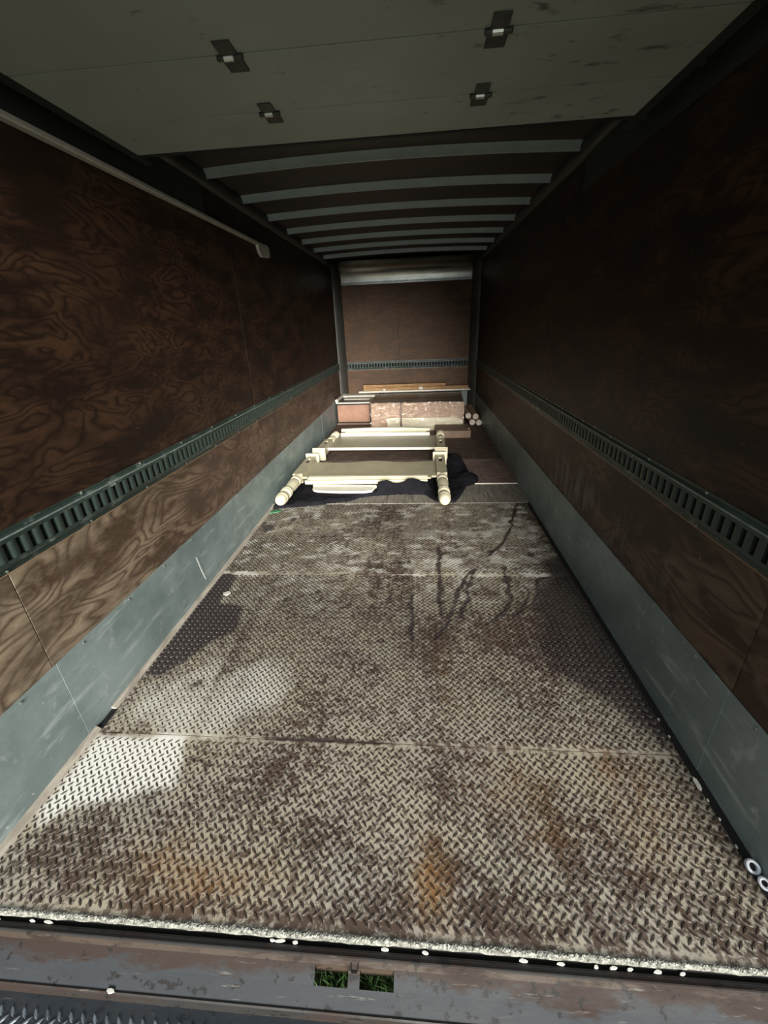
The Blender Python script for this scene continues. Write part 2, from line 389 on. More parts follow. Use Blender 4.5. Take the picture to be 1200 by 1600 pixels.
bd = struct(MB().box(-3.6, -3.3, -13, -0.9, -1.1, 4.6).obj('sky_blocker', M_under), 'added dark wall out of view, left of the truck, blocking sky light')  # unseen wall added to keep sky light off the right side
floor = struct(MB().box(-1.26, 1.26, 0.0, YB + .05, -0.09, -0.012).obj('floor', M_under), 'steel tread plate and board floor of the cargo box')
WL = struct(MB().box(-1.27, -1.215, -0.06, YB + .05, -0.09, 2.62).obj('wall_left', M_under), 'left cargo wall of dark plywood sheets')
WR = struct(MB().box(1.215, 1.27, -0.06, YB + .05, -0.09, 2.62).obj('wall_right', M_under), 'right cargo wall of dark plywood sheets')
WB = struct(MB().box(-1.215, 1.215, YB + .012, YB + .06, -0.09, 2.62).obj('wall_back', M_under), 'end wall of the cargo box lined with plywood')
SEAMS = [-0.05, 0.552, 2.985, 5.42, YB]
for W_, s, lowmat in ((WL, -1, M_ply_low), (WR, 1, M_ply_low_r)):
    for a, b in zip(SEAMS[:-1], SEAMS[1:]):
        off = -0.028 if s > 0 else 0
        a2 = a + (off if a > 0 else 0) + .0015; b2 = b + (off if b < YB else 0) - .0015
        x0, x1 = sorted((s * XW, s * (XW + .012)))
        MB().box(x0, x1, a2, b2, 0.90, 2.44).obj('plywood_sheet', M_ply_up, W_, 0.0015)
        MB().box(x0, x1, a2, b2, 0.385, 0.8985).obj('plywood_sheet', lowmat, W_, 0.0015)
# back wall sheets: one centre joint
for a, b in ((-1.2, -0.14), (-0.137, 1.2)):
    MB().box(a, b, YB - .004, YB + .012, 0.95, 2.44).obj('plywood_sheet', M_ply_back, WB, 0.0015)
MB().box(-1.2, 1.2, YB - .004, YB + .012, 0.40, 0.948).obj('plywood_sheet', M_ply_back, WB, 0.0015)
MB().box(-1.2, 1.2, YB - .012, YB - .004, 0.0, 0.41).obj('kick_panel', M_kick, WB, 0.001)

# kick plates, sheet by sheet
for n_, s, seams in (('baseboard_left', -1, [-0.03, 0.562, 2.955, 5.38, YB - .012]), ('baseboard_right', 1, [-0.03, 0.525, 2.88, 5.30, YB - .012])):
    base = struct(MB().box(*sorted((s * 1.2028, s * 1.2015)), -0.03, YB - .02, 0.002, 0.395).obj(n_, M_under), ('left' if s < 0 else 'right') + ' grey green steel kick plate along the floor')
    for i, (a, b) in enumerate(zip(seams[:-1], seams[1:])):
        d = 0.0015 * (i % 2)
        p = MB(); z1 = 0.4
        x0, x1 = sorted((s * 1.2015, s * (1.1985 - d)))
        p.box(x0, x1, a + .001, b - .001, 0.001, z1).obj('kick_panel', M_kick, base)
    # rivets along the top edge
    rv = MB().lathe([(0, .006), (.002, .006), (.003, .003)], 8, 'x')
    first = None
    for k in range(24):
        y = 0.1 + k * 0.3
        if y > 7: break
        if first is None:
            first = rv.obj('rivet', M_bolt, base); first.scale = (-s, 1, 1); first.location = (s * 1.197, y, .385)
        else: clone(first, base, (s * 1.197, y, .385))

# ceiling: roof skin with bows
roof = MB(); nx = 14
def camber(x): return 0.03 * (1 - (x / 1.2) ** 2)
top = [(-1.2 + 2.4 * i / nx) for i in range(nx + 1)]
prof = [(x, 2.485 + camber(x)) for x in top] + [(x, 2.60 + camber(x)) for x in reversed(top)]
roof.extr(prof, -0.06, YB + .05, 'y')
ceil = struct(roof.obj('ceiling', M_roof), 'dark brown roof of the cargo box with pale steel bows')
def bow(y):
    b = MB(); pr = []
    sec = [(-.030, 2.486), (-.017, 2.470), (-.010, 2.440), (.010, 2.440), (.017, 2.470), (.030, 2.486)]
    nn = len(sec)
    for x in top:
        for dy, z in sec: b.v.append((x, y + dy, z + camber(x)))
    for i in range(nx):
        for k in range(nn - 1): b.f.append((i * nn + k, i * nn + k + 1, (i + 1) * nn + k + 1, (i + 1) * nn + k))
        b.f.append((i * nn + nn - 1, i * nn, (i + 1) * nn, (i + 1) * nn + nn - 1))
    b.f.append(tuple(range(nn))); b.f.append(tuple(nx * nn + k for k in range(nn)))
    return b
bow0 = bow(0).obj('roof_bow', M_bow, ceil, smooth=True); bow0.location = (0, 2.69, 0)
for i in range(-2, 7):
    if i: clone(bow0, ceil, (0, 2.69 + 0.615 * i, 0))
# roof side rails
for nme, s in (('trim_1', -1), ('trim_2', 1)):
    p = [(s * 1.2025, 2.40), (s * 1.185, 2.405), (s * 1.165, 2.425), (s * 1.16, 2.455), (s * 1.165, 2.484), (s * 1.2025, 2.484)]
    struct(MB().extr(p, -0.05, YB - .01, 'y').obj(nme, M_darkrail, smooth=True), ('left' if s < 0 else 'right') + ' dark roof rail where wall meets ceiling')
# curved aluminium nose panel
pr = []
for k in range(13):
    t = k / 12 * PI / 2; pr.append((YB - .008 - 0.33 * (1 - math.cos(t)), 2.20 + 0.265 * math.sin(t)))
pr += [(YB + .004, 2.47), (YB - .004, 2.20)]
pr2 = [(YB - .008, 2.165)] + pr[:-1] + [(YB - .003, 2.47), (YB - .003, 2.165)]
cove = struct(MB().extr(pr2, -1.07, 1.07, 'x').obj('trim_3', M_alu, smooth=True), 'curved bare aluminium panel at the top of the end wall')
MB().extr([(YB - .011, 2.158), (YB - .0085, 2.158), (YB - .0085, 2.195), (YB - .011, 2.195)], -1.06, 1.06).obj('flange', M_alu, cove)
rv = MB().lathe([(0, .007), (.003, .006), (.004, .003)], 8, 'y').obj('rivet', M_bolt, cove)
rv.scale = (1, -1, 1); rv.location = (-1.02, YB - .011, 2.185)
for k in range(1, 26): clone(rv, cove, (-1.02 + k * .0815, YB - .011, 2.185))
for nme, s in (('trim_4', -1), ('trim_5', 1)):
    p = [(s * 1.2, YB - .13), (s * 1.165, YB - .125), (s * 1.075, YB - .035), (s * 1.068, YB - .0125), (s * 1.2, YB - .0125)]
    o = MB().extr(p, 0.0, 2.44, 'z').obj(nme, M_corner, smooth=True); struct(o, ('left' if s < 0 else 'right') + ' dark corner post trim at the end wall')

# ------------------------------------------------------------------ roll-up door, rolled open under the roof
door = struct(MB().box(-1.09, 1.09, -0.06, 1.80, 2.318, 2.334).obj('door_1', M_door), 'white roll up door lying open under the roof')
edges = [-0.06, 0.39, 0.765, 1.130, 1.503, 1.812]
for a, b in zip(edges[:-1], edges[1:]):
    MB().box(-1.105, 1.105, a + .0025, b - .0025, 2.30, 2.3175).obj('door_panel', M_door, door, 0.002)
MB().box(-1.105, 1.105, 1.812, 1.835, 2.296, 2.322).obj('bottom_seal', M_rubber, door, 0.003)
def hinge(first, x, y):
    if first is None:
        h = MB(); h.box(-.031, .031, .008, .085, -.005, 0).box(-.026, .026, -.072, -.008, -.005, 0)
        h.lathe([(-.036, .008), (.036, .008)], 10, 'x', (0, 0, -.006))
        h.lathe([(-.041, .006), (-.036, .009)], 10, 'x', (0, 0, -.006)); h.lathe([(.036, .009), (.041, .006)], 10, 'x', (0, 0, -.006))
        o = h.obj('hinge', M_hinge, door, 0.001); o.location = (x, y, 2.2995)
        MB().lathe([(-.018, .0092), (.012, .0092)], 10, 'x', (0, -.001, -.007)).obj('hinge_pin', M_pin, o, label='bright worn hinge knuckle')
        return o
    c = clone(first, door, (x, y, 2.2995))
    for ch in list(first.children): clone(ch, c)
    return c
h0 = None
for y in (1.130, 1.503, 0.765, 0.39):
    for x in (-0.375, 0.425):
        h = hinge(h0, x, y); h0 = h0 or h
# door tracks beside the door
tl = thing('door_track', 'long pale lipped door track high on the left wall', 'track', (-1.2, 0, 2.2))
MB().box(.001, .012, -.04, 2.62, .032, .20).obj('track_web', M_darkrail, tl)
MB().extr([(.001, .008), (.03, .008), (.034, .014), (.03, .03), (.001, .03)], -.04, 3.55, 'y').obj('track_lip', M_lip, tl, smooth=True, label='pale lower lip of the track')
cap = MB(); cap.extr([(3.55, .03), (3.83, .04), (3.86, .0), (3.85, -.052), (3.80, -.062), (3.64, -.075), (3.60, -.06), (3.57, -.03)], .001, .028, 'x')
cap.obj('end_bracket', M_lip, tl, 0.006, label='pale bracket closing the track end')
MB().extr([(.05, .10), (.095, .10), (.095, .16), (.05, .16), (.05, .15), (.085, .15), (.085, .11), (.05, .11)], -.04, 1.95, 'y').obj('roller_channel', M_darkrail, tl)
for k in range(5): MB().box(.01, .055, .2 + k * .42, .24 + k * .42, .12, .128).obj('bracket', M_darkrail, tl)
tr = thing('door_track', 'dark door track high on the right wall', 'track', (1.2, 0, 2.2))
MB().box(-.012, -.001, -.04, 2.62, .032, .20).obj('track_web', M_darkrail, tr)
MB().extr([(-.05, .10), (-.095, .10), (-.095, .16), (-.05, .16), (-.05, .15), (-.085, .15), (-.085, .11), (-.05, .11)], -.04, 1.95, 'y').obj('roller_channel', M_darkrail, tr)
for k in range(5): MB().box(-.055, -.01, .2 + k * .42, .24 + k * .42, .12, .128).obj('bracket', M_darkrail, tr)
# rear header closing the gap above the door
struct(MB().box(-1.215, 1.215, -0.09, -0.061, 2.34, 2.62).obj('trim_6', M_darkrail), 'dark header over the rear opening')

# ------------------------------------------------------------------ floor plates with painted wear
WET_L = [(-1.181, 1.824), (-1.04, 1.818), (-1.033, 1.701), (-1.036, 1.585), (-1.055, 1.484), (-0.9, 1.436), (-0.844, 1.279), (-0.87, 1.198), (-0.935, 1.155), (-0.986, 1.061), (-1.034, 0.956), (-1.091, 0.875), (-1.175, 0.889), (-1.25, 1.231), (-1.25, 1.582)]
WET_R = [(1.25, 2.141), (1.038, 1.981), (1.041, 1.784), (0.914, 1.71), (0.839, 1.512), (0.856, 1.34), (0.826, 1.164), (0.839, 0.992), (0.918, 0.881), (1.029, 0.816), (1.103, 0.695), (1.13, 0.625), (1.25, 0.60), (1.25, 0.985), (1.25, 1.296), (1.25, 1.75)]
BROWN = [(0.137, 1.167), (0.321, 1.47), (0.568, 1.388), (0.946, 1.609), (0.937, 1.215), (0.915, 0.955), (0.699, 1.028), (0.527, 1.109), (0.264, 0.972)]
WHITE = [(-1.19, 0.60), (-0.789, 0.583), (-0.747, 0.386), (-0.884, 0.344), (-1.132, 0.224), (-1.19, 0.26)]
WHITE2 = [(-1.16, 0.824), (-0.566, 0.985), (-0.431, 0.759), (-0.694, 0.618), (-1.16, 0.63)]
TRICK = [[(1.093, 3.05), (1.007, 2.77), (0.904, 2.467), (0.839, 2.306), (0.745, 2.165), (0.69, 2.085)],
         [(0.335, 2.204), (0.33, 1.891), (0.315, 1.597), (0.316, 1.381)], [(0.558, 1.894), (0.486, 1.814), (0.425, 1.599), (0.365, 1.411)],
         [(0.547, 1.87), (0.484, 1.6), (0.466, 1.504), (0.425, 1.384)], [(0.773, 1.929), (0.744, 1.708), (0.73, 1.54), (0.687, 1.448), (0.56, 1.332)],
         [(0.142, 1.594), (0.154, 1.192)], [(1.048, 1.807), (0.945, 1.783), (0.916, 1.641), (0.846, 1.512)], [(0.859, 1.709), (0.847, 1.574), (0.778, 1.45), (0.715, 1.408)],
         [(0.365, 1.411), (0.31, 1.272), (0.272, 1.195)]]
SPL = [(-1.095, 2.521, .05), (-0.916, 2.70, .03), (-1.0, 2.66, .02), (-0.638, 1.532, .022), (0.056, 1.972, .03), (0.11, 1.99, .02), (0.834, 2.177, .018), (0.98, 2.10, .03), (-0.45, 1.62, .02), (0.0, 1.55, .025)]
RUST = [(0.222, 0.15, .06, .11, 1.0), (-0.494, 0.104, .22, .07, .8), (-0.629, 0.15, .12, .08, .6), (0.518, 0.436, .15, .10, .45), (0.597, 0.314, .10, .09, .45), (0.95, 0.44, .13, .12, .55), (0.876, 0.50, .05, .12, .6), (0.9, 0.311, .10, .12, .4), (0.30, 0.93, .04, .2, .25)]
GR = [(-1.05, 0.16, .12, .09, .8), (-0.80, 0.11, .2, .06, .9), (-0.48, 0.036, .35, .035, 1.0), (-0.1, 0.03, .3, .03, 1.0), (0.27, 0.40, .05, .22, .8), (0.258, 0.2, .06, .12, .8), (0.439, 0.06, .25, .06, .9), (0.119, 0.07, .15, .06, .6), (-0.367, 0.42, .12, .16, .7), (-0.30, .7, .12, .3, .55), (0.695, 0.3, .14, .08, .6), (0.774, 0.199, .14, .08, .7), (-0.70, 0.52, .05, .06, .9), (-0.2, 0.25, .2, .1, .7), (-0.1, 1.55, .3, .35, .3), (-.5, 2.6, .4, .3, .2), (1.0, .1, .2, .1, .5)]
def paint(x, y):
    wob = (vnoise(x * 7, y * 7, 3, 5) - .5); wob2 = vnoise(x * 22, y * 22, 5, 4) - .5
    wet = 1 - sstep(-.012, .014, poly_sd(x, y, WET_L) + wob * .10 + wob2 * .03)
    wet = np.maximum(wet, (1 - sstep(-.05, .05, poly_sd(x, y, WET_R) + wob * .12 + wob2 * .05)) * .93)
    for i, P in enumerate(TRICK):
        xx = x + (vnoise(x * 14, y * 14, 20 + i, 3) - .5) * .05
        wet = np.maximum(wet, .97 * (1 - sstep(.007, .016, line_d(xx, y, P) + wob2 * .022)))
    for a, b, rr in SPL: wet = np.maximum(wet, .85 * (1 - sstep(.6, 1.1, np.hypot(x - a, (y - b) * .8) / rr + wob2 * 1.2)))
    br = 1 - sstep(-.1, .12, poly_sd(x, y, BROWN) + wob * .3)
    rust = np.zeros(x.shape)
    for a, b, sx, sy, k in RUST: rust = np.maximum(rust, k * np.exp(-((x - a) / sx) ** 2 - ((y - b) / sy) ** 2) * np.clip(.65 + wob2 * 1.6, 0, 1))
    grime = br * .95 * np.clip(.75 + wob * 1.5, 0, 1)
    for a, b, sx, sy, k in GR: grime = np.maximum(grime, k * np.exp(-(((x - a) / sx) ** 2 + ((y - b) / sy) ** 2) ** 1.2) * np.clip(.9 + wob * 2, 0, 1))
    # traffic streaks that run down the length of the box
    streak = vnoise(x * 9, y * 1.1, 8, 4); grime = np.clip(grime + sstep(.56, .74, streak) * .4 + sstep(.6, .8, vnoise(x * 5, y * 5, 9, 5)) * .4, 0, 1)
    seam = np.minimum(np.abs(y - .586), np.abs(y - 1.827)); grime = np.maximum(grime, (1 - sstep(.002, .022, seam + wob2 * .03)) * .8 * sstep(.42, .6, vnoise(x * 2.2, y * 2, 71, 2)))
    red = (1 - sstep(.004, .014, np.abs(y - .589) + wob2 * .012)) * sstep(-.52, -.42, x) * (1 - sstep(.02, .12, x)); grime = np.maximum(grime, red); wet = np.maximum(wet, red * .75)
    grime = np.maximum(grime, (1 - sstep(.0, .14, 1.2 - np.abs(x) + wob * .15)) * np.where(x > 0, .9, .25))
    pale_amt = (1 - sstep(-.03, .02, poly_sd(x, y, WHITE) + wob * .10)) * 1.0  # two near-white patches at the front left of the floor
    pale_amt = np.maximum(pale_amt, (1 - sstep(-.08, .10, poly_sd(x, y, WHITE2) + wob * .35)) * .5)
    pale_amt = np.maximum(pale_amt, sstep(.50, .70, vnoise(x * 11 + 3, y * 17, 12, 6, .7)) * .9 * sstep(1.1, 2.1, y))  # pale dust speckle, stronger further in
    pale_amt = np.maximum(pale_amt, np.exp(-((y - 2.43 - .05 * (x - .5)) / .05) ** 2) * np.clip((x + .1) * 1.2, 0, .6) * np.clip(.5 + wob2 * 2, 0, 1))
    pale_amt = np.clip(pale_amt - grime * .5 - wet, 0, 1)
    return np.stack([wet, rust, grime, pale_amt], -1).astype(np.float32)
def set_paint(me):
    co = np.empty(len(me.vertices) * 3, np.float32); me.vertices.foreach_get('co', co); co = co.reshape(-1, 3)
    a = me.color_attributes.new('paint', 'FLOAT_COLOR', 'POINT'); a.data.foreach_set('color', paint(co[:, 0].astype(float), co[:, 1].astype(float)).ravel())

def lug_mesh(name, x0, x1, y0, y1, a, L, W, H, z, single=False, jitter=0.0):
    k = []
    for off, ang in ((0.0, -PI / 4), (0.5, PI / 4)):
        xs = np.arange(math.ceil((x0) / a - off), x1 / a - off) * a + off * a; ys = np.arange(math.ceil(y0 / a - off), y1 / a - off) * a + off * a
        X, Y = np.meshgrid(xs, ys); X = X.ravel(); Y = Y.ravel(); ok = (X > x0 + .012) & (X < x1 - .012) & (Y > y0 + .012) & (Y < y1 - .012)
        k.append((X[ok], Y[ok], ang))
    b = np.array([(-L / 2, 0), (-L / 5, -W / 2), (L / 5, -W / 2), (L / 2, 0), (L / 5, W / 2), (-L / 5, W / 2)])
    t = b * np.array([.72, .5]); V = np.concatenate([np.c_[b, np.zeros(6)], np.c_[t, np.full(6, H)]])
    fs = [(i, (i + 1) % 6, 6 + (i + 1) % 6, 6 + i) for i in range(6)]
    allv = []; n = 0
    for X, Y, ang in k:
        R = np.array([[math.cos(ang), -math.sin(ang)], [math.sin(ang), math.cos(ang)]])
        vv = np.empty((len(X), 12, 3)); vv[:, :, :2] = (V[:, :2] @ R.T)[None] + np.stack([X, Y], -1)[:, None]; vv[:, :, 2] = V[None, :, 2] + z
        allv.append(vv.reshape(-1, 3)); n += len(X)
    allv = np.concatenate(allv)
    q = (np.arange(n)[:, None, None] * 12 + np.array(fs)[None]).reshape(-1, 4); h = np.arange(n)[:, None] * 12 + np.arange(6, 12)[None]
    me = bpy.data.meshes.new(name); me.from_pydata(allv.tolist(), [], q.tolist() + h.tolist()); return me
plates = [(0.004, 0.5845), (0.5875, 1.8255), (1.8285, 3.038)]
for y_ in (0.586, 1.827):
    MB().box(-1.2, 1.2, y_ - .0014, y_ + .0014, -.0115, -.0008).obj('seam_filler', M_seam, floor, label='dark strip set into the seam between plates')  # dark strip fills the gap and covers the plate edges
for (a, b) in plates:
    nx_ = 241; ny_ = max(8, int((b - a) / .01)); xs = np.linspace(-1.2, 1.2, nx_); ys = np.linspace(a, b, ny_)
    X, Y = np.meshgrid(xs, ys); Z = np.zeros_like(X) + (vnoise(X * 1.5, Y * 1.5, 30, 2) - .5) * .004
    v = np.stack([X, Y, Z], -1).reshape(-1, 3); i = np.arange((ny_ - 1) * nx_).reshape(ny_ - 1, nx_)[:, :-1].ravel()
    f = np.stack([i, i + 1, i + nx_ + 1, i + nx_], -1)
    # folded down edges give the sheet its thickness
    v2 = np.concatenate([v, np.array([(-1.2, a, -.011), (1.2, a, -.011), (1.2, b, -.011), (-1.2, b, -.011)])])
    nn = len(v); fl = f.tolist() + [tuple(range(nx_))[::-1] + (nn, nn + 1)[::1], tuple(range((ny_ - 1) * nx_, ny_ * nx_)) + (nn + 2, nn + 3)]
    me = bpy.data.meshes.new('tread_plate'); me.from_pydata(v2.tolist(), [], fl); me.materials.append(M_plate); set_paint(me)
    o = link(bpy.data.objects.new('tread_plate', me), floor)
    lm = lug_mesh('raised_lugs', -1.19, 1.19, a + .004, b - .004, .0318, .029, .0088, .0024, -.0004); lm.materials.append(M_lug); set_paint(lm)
    lo = link(bpy.data.objects.new('raised_lugs', lm), o); lo['kind'] = 'stuff'
# boards behind the plates
MB().box(-1.2, 1.2, 3.042, 3.53, -.012, .004).obj('floor_board', M_greywood, floor, 0.002, label='worn grey floor board beyond the tread plate')
MB().box(-1.2, 1.2, 3.534, 4.378, -.012, .012).obj('floor_board', M_brownfloor, floor, 0.002, label='brown floor board with pale scratches')
MB().box(-1.2, 1.2, 3.531, 3.5345, -.005, .0125).obj('board_edge', M_offwhite, floor, label='pale front edge of the brown board')  # off-white strip along the raised front edge
MB().box(-1.2, 1.2, 4.381, 5.80, -.012, .012).obj('floor_board', M_darkfloor, floor, 0.002)
MB().box(-1.2, 1.2, 5.803, YB - .012, -.012, .012).obj('floor_board', M_darkfloor, floor, 0.002)

# fillet strips along the floor edges
fl = struct(MB().extr([(-1.1984, .0), (-1.174, .0), (-1.176, .006), (-1.19, .016), (-1.1984, .018)], .70, 3.03, 'y').obj('trim_7', M_strip), 'pale strip along the left floor edge')
MB().extr([(-1.1984, .0), (-1.174, .0), (-1.176, .006), (-1.19, .016), (-1.1984, .018)], .0, .60, 'y').obj('strip_piece', M_strip, fl)
MB().box(-1.1984, -1.17, .60, .70, .0005, .004).obj('gap', M_black, fl, label='black gap in the strip')
fr = struct(MB().extr([(1.1984, .0005), (1.172, .0005), (1.176, .004), (1.1984, .007)], .0, 3.03, 'y').obj('trim_8', M_black), 'dark dirty crevice along the right floor edge')

# ------------------------------------------------------------------ rear sill and liftgate platform
sill = struct(MB().box(-1.27, 1.27, -.125, .0, -.14, -.125).obj('trim_9', M_under), 'rear steel sill under the floor edge with two slots')
sill.data.clear_geometry()
HX = [(-.097, -.006), (.025, .116)]
b = MB(); b.box(-1.26, 1.26, -.003, -.0005, -.09, -.004).box(-1.26, 1.26, -.0175, -.015, -.075, -.022)
b.obj('gap_liner', M_black, sill)
bm_ = MB(); nb = 900; prof_y = [-.007, -.005, -.002, .001, .003, .006, .008]; prof_z = [-.010, .0005, .003, .0035, .003, .0018, -.002]
for i in range(nb + 1):
    x_ = -1.21 + 2.42 * i / nb; q = vnoise(np.array([x_ * 24]), np.array([3.1]), 60, 3)[0]
    for j, (py, pz) in enumerate(zip(prof_y, prof_z)):
        amp = 0 if j in (0,) else 1
        bm_.v.append((x_, py * (.55 + .9 * q) + amp * random.uniform(-.0016, .0016), pz + amp * random.uniform(-.0014, .0016)))
k_ = len(prof_y)
bm_.f = [(i * k_ + j, (i + 1) * k_ + j, (i + 1) * k_ + j + 1, i * k_ + j + 1) for i in range(nb) for j in range(k_ - 1)]
bm_.obj('ragged_edge', M_bead, floor, label='bright ragged cut edge of the front plate')
MB().extr([(-.0155, -.0225), (-.019, -.0215), (-.033, -.0225), (-.0345, -.026), (-.0345, -.05), (-.0155, -.05)], -1.26, 1.26).obj('sill_ledge', M_sill_top, sill)
MB().extr([(-.028, -.0225), (-.030, -.0185), (-.033, -.0195), (-.034, -.0225)], -1.26, 1.26).obj('sill_bead', M_sill_top, sill, smooth=True)
# sloping face in two tones with the two slots cut through it
def slope(y0, z0, y1, z1, holes):
    xs = [-1.26] + [q for h in holes for q in h] + [1.26]; m = MB(); t = .006
    for k, (a, b_) in enumerate(zip(xs[:-1], xs[1:])):
        if k % 2: continue
        m.extr([(y0, z0), (y1, z1), (y1, z1 - t), (y0, z0 - t)], a, b_)
    return m
slope(-.0346, -.0255, -.0445, -.033, []).obj('sill_band', M_sill_tan, sill)
slope(-.0446, -.0332, -.0785, -.056, HX).obj('sill_face', M_sill_slope, sill)
slope(-.0786, -.0562, -.1145, -.079, []).obj('sill_face', M_sill_slope, sill)
MB().extr([(-.1146, -.0775), (-.118, -.0765), (-.1215, -.080), (-.1215, -.140), (-.1146, -.140)], -1.26, 1.26).obj('sill_lip', M_sill_top, sill, smooth=True)
for a, b_ in HX:
    MB().extr([(-.0446, -.0334), (-.0446, -.034), (-.0446, -.075), (-.0430, -.075), (-.0430, -.0334)], a, b_).obj('slot_wall', M_sill_tan, sill)
lk = MB(); lk.tube([(.0, -.038, -.030), (.0, -.052, -.034), (.004, -.056, -.037), (.016, -.056, -.037), (.019, -.052, -.034), (.019, -.038, -.030)], .0028, 6)
lk.obj('staple', M_sill_top, sill, smooth=True)

plat = thing('liftgate_platform', 'dark blue grey tread plate platform below the rear sill', 'platform', (0, -.122, -.125))
MB().box(-1.15, 1.15, -.9, .0003, -.02, .0).obj('deck', M_platform, plat)
lm = lug_mesh('raised_lugs', -1.14, 1.14, -.70, -.006, .034, .032, .009, .0025, 0.0); lm.materials.append(M_platlug)
lo = link(bpy.data.objects.new('raised_lugs', lm), plat); lo['kind'] = 'stuff'

# grass seen through the sill slots
gv = []; gf = []
for k in range(5200):
    x = rng.uniform(-.75, .55); y = rng.uniform(-.25, .95); h = rng.uniform(.05, .16); a = rng.uniform(0, 2 * PI); wd = .004; lx, ly = rng.normal(0, .045, 2)
    b0 = len(gv); dx, dy = math.cos(a) * wd, math.sin(a) * wd
    gv += [(x - dx, y - dy, -1.1), (x + dx, y + dy, -1.1), (x + dx * .7 + lx * .4, y + dy * .7 + ly * .4, -1.1 + h * .6), (x - dx * .7 + lx * .4, y - dy * .7 + ly * .4, -1.1 + h * .6), (x + lx, y + ly, -1.1 + h)]
    gf += [(b0, b0 + 1, b0 + 2, b0 + 3), (b0 + 3, b0 + 2, b0 + 4)]
me = bpy.data.meshes.new('grass'); me.from_pydata(gv, [], gf); me.materials.append(M_grass)
go = link(bpy.data.objects.new('grass', me)); tag(go, 'green grass seen through the two slots in the sill', 'grass'); go['kind'] = 'stuff'

# ------------------------------------------------------------------ slotted cargo tracks
def cargo_track(label, loc, rotz, length, nbar):
    t = thing('cargo_track', label, 'track', loc, rotz)
    MB().extr([(.0008, .0), (.003, .0), (.0035, .017), (.016, .023), (.0185, .027), (.0185, .043), (.0155, .043), (.0008, .021)], 0, length, 'x').obj('lower_flange', M_track, t, smooth=True)
    MB().extr([(.0008, .142), (.003, .142), (.0035, .128), (.016, .122), (.0185, .118), (.0185, .104), (.0155, .104), (.0008, .125)], 0, length, 'x').obj('upper_flange', M_track, t, smooth=True)
    MB().extr([(.0158, .1195), (.019, .1175), (.0198, .1205), (.0175, .1235)], 0, length, 'x').obj('lit_worn_edge', M_litedge, t, smooth=True, label='pale worn upper edge with its sunlit line painted in')  # strip puts the sunlit line of the upper edge into colour
    MB().box(0, length, .0005, .0032, -.0035, -.0002).obj('raw_edge', M_rawedge, t, label='raw tan plywood edge under the track')
    MB().box(0, length, .0006, .0016, .021, .125).obj('slot_backing', M_slotdark, t)
    br = MB(); w2 = .0165; cols = [(-w2, .006), (-w2 + .001, .0155), (-.010, .0195), (0, .0205), (.010, .0195), (w2 - .001, .0155), (w2, .006)]
    for z in (.0425, .1045):
        for x, y in cols: br.v.append((x, y, z))
    n = len(cols)
    br.f = [(i, i + 1, n + i + 1, n + i) for i in range(n - 1)] + [tuple(range(n))[::-1], tuple(range(n, 2 * n))]
    pitch = length / nbar; first = None
    for k in range(nbar):
        p = ((k + .5) * pitch, 0, 0)
        if first is None: first = br.obj('slot_bar', M_track, t, smooth=True); first.location = p
        else: clone(first, t, p)
    bl = MB().lathe([(0, .006), (.003, .006), (.005, .003)], 8, 'y'); fb = None
    for z in (.0085, .1345):
        for k in range(int(length / .4) + 1):
            p = (.12 + k * .4, .003, z)
            if p[0] > length - .02: continue
            if fb is None: fb = bl.obj('bolt', M_bolt, t); fb.location = p
            else: clone(fb, t, p)
    return t
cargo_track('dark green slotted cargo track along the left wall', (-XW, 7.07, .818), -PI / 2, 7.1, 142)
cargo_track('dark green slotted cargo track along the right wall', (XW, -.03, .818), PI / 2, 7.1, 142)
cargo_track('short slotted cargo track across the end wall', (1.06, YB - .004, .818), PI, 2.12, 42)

# ------------------------------------------------------------------ cream bed ends lying on the floor
def recessed_block(hx, z0, z1, y0, y1, slot):
    """square post block lying along y with a slot let into its top face"""
    m = MB(); sx0, sx1, sy0, sy1 = slot; d = .02
    V = [(-hx, y0, z0), (hx, y0, z0), (hx, y1, z0), (-hx, y1, z0), (-hx, y0, z1), (hx, y0, z1), (hx, y1, z1), (-hx, y1, z1),
         (sx0, sy0, z1), (sx1, sy0, z1), (sx1, sy1, z1), (sx0, sy1, z1), (sx0, sy0, z1 - d), (sx1, sy0, z1 - d), (sx1, sy1, z1 - d), (sx0, sy1, z1 - d)]
    return m.add(V, [(0, 3, 2, 1), (0, 1, 5, 4), (1, 2, 6, 5), (2, 3, 7, 6), (3, 0, 4, 7), (4, 5, 9, 8), (5, 6, 10, 9), (6, 7, 11, 10), (7, 4, 8, 11),
                     (8, 9, 13, 12), (9, 10, 14, 13), (10, 11, 15, 14), (11, 8, 12, 15), (12, 13, 14, 15)])
def post(root, x, foot, b0, b1, slot_y, zc, hb=.052, cap=True, s=1):
    p = recessed_block(hb, zc - hb, zc + hb, b0, b1, (-.017, .017, slot_y, slot_y + .15)).obj('post', M_cream_dim, root, 0.004); p.location = (x, 0, 0)
    MB().lathe([(b0 * t, r) for t, r in foot], 24, 'y', (0, 0, zc), (b0 * .49, b0 * .80)).obj('turned_foot', M_cream, p, smooth=True)
    MB().box(-.0165, .0165, slot_y + .001, slot_y + .149, zc + hb - .0195, zc + hb - .017).obj('slot', M_black, p, label='dark bed rail slot')
    if cap:
        MB().box(-.078, .078, b1, b1 + .026, zc - .078, zc + .078).obj('cap', M_cream, p, 0.005)
        MB().box(-.058, .058, b1 + .026, b1 + .046, zc - .058, zc + .058).obj('cap_neck', M_cream, p, 0.003)
        MB().box(-.070, .070, b1 + .046, b1 + .066, zc - .070, zc + .070).obj('cap_top', M_cream, p, 0.006)
    return p
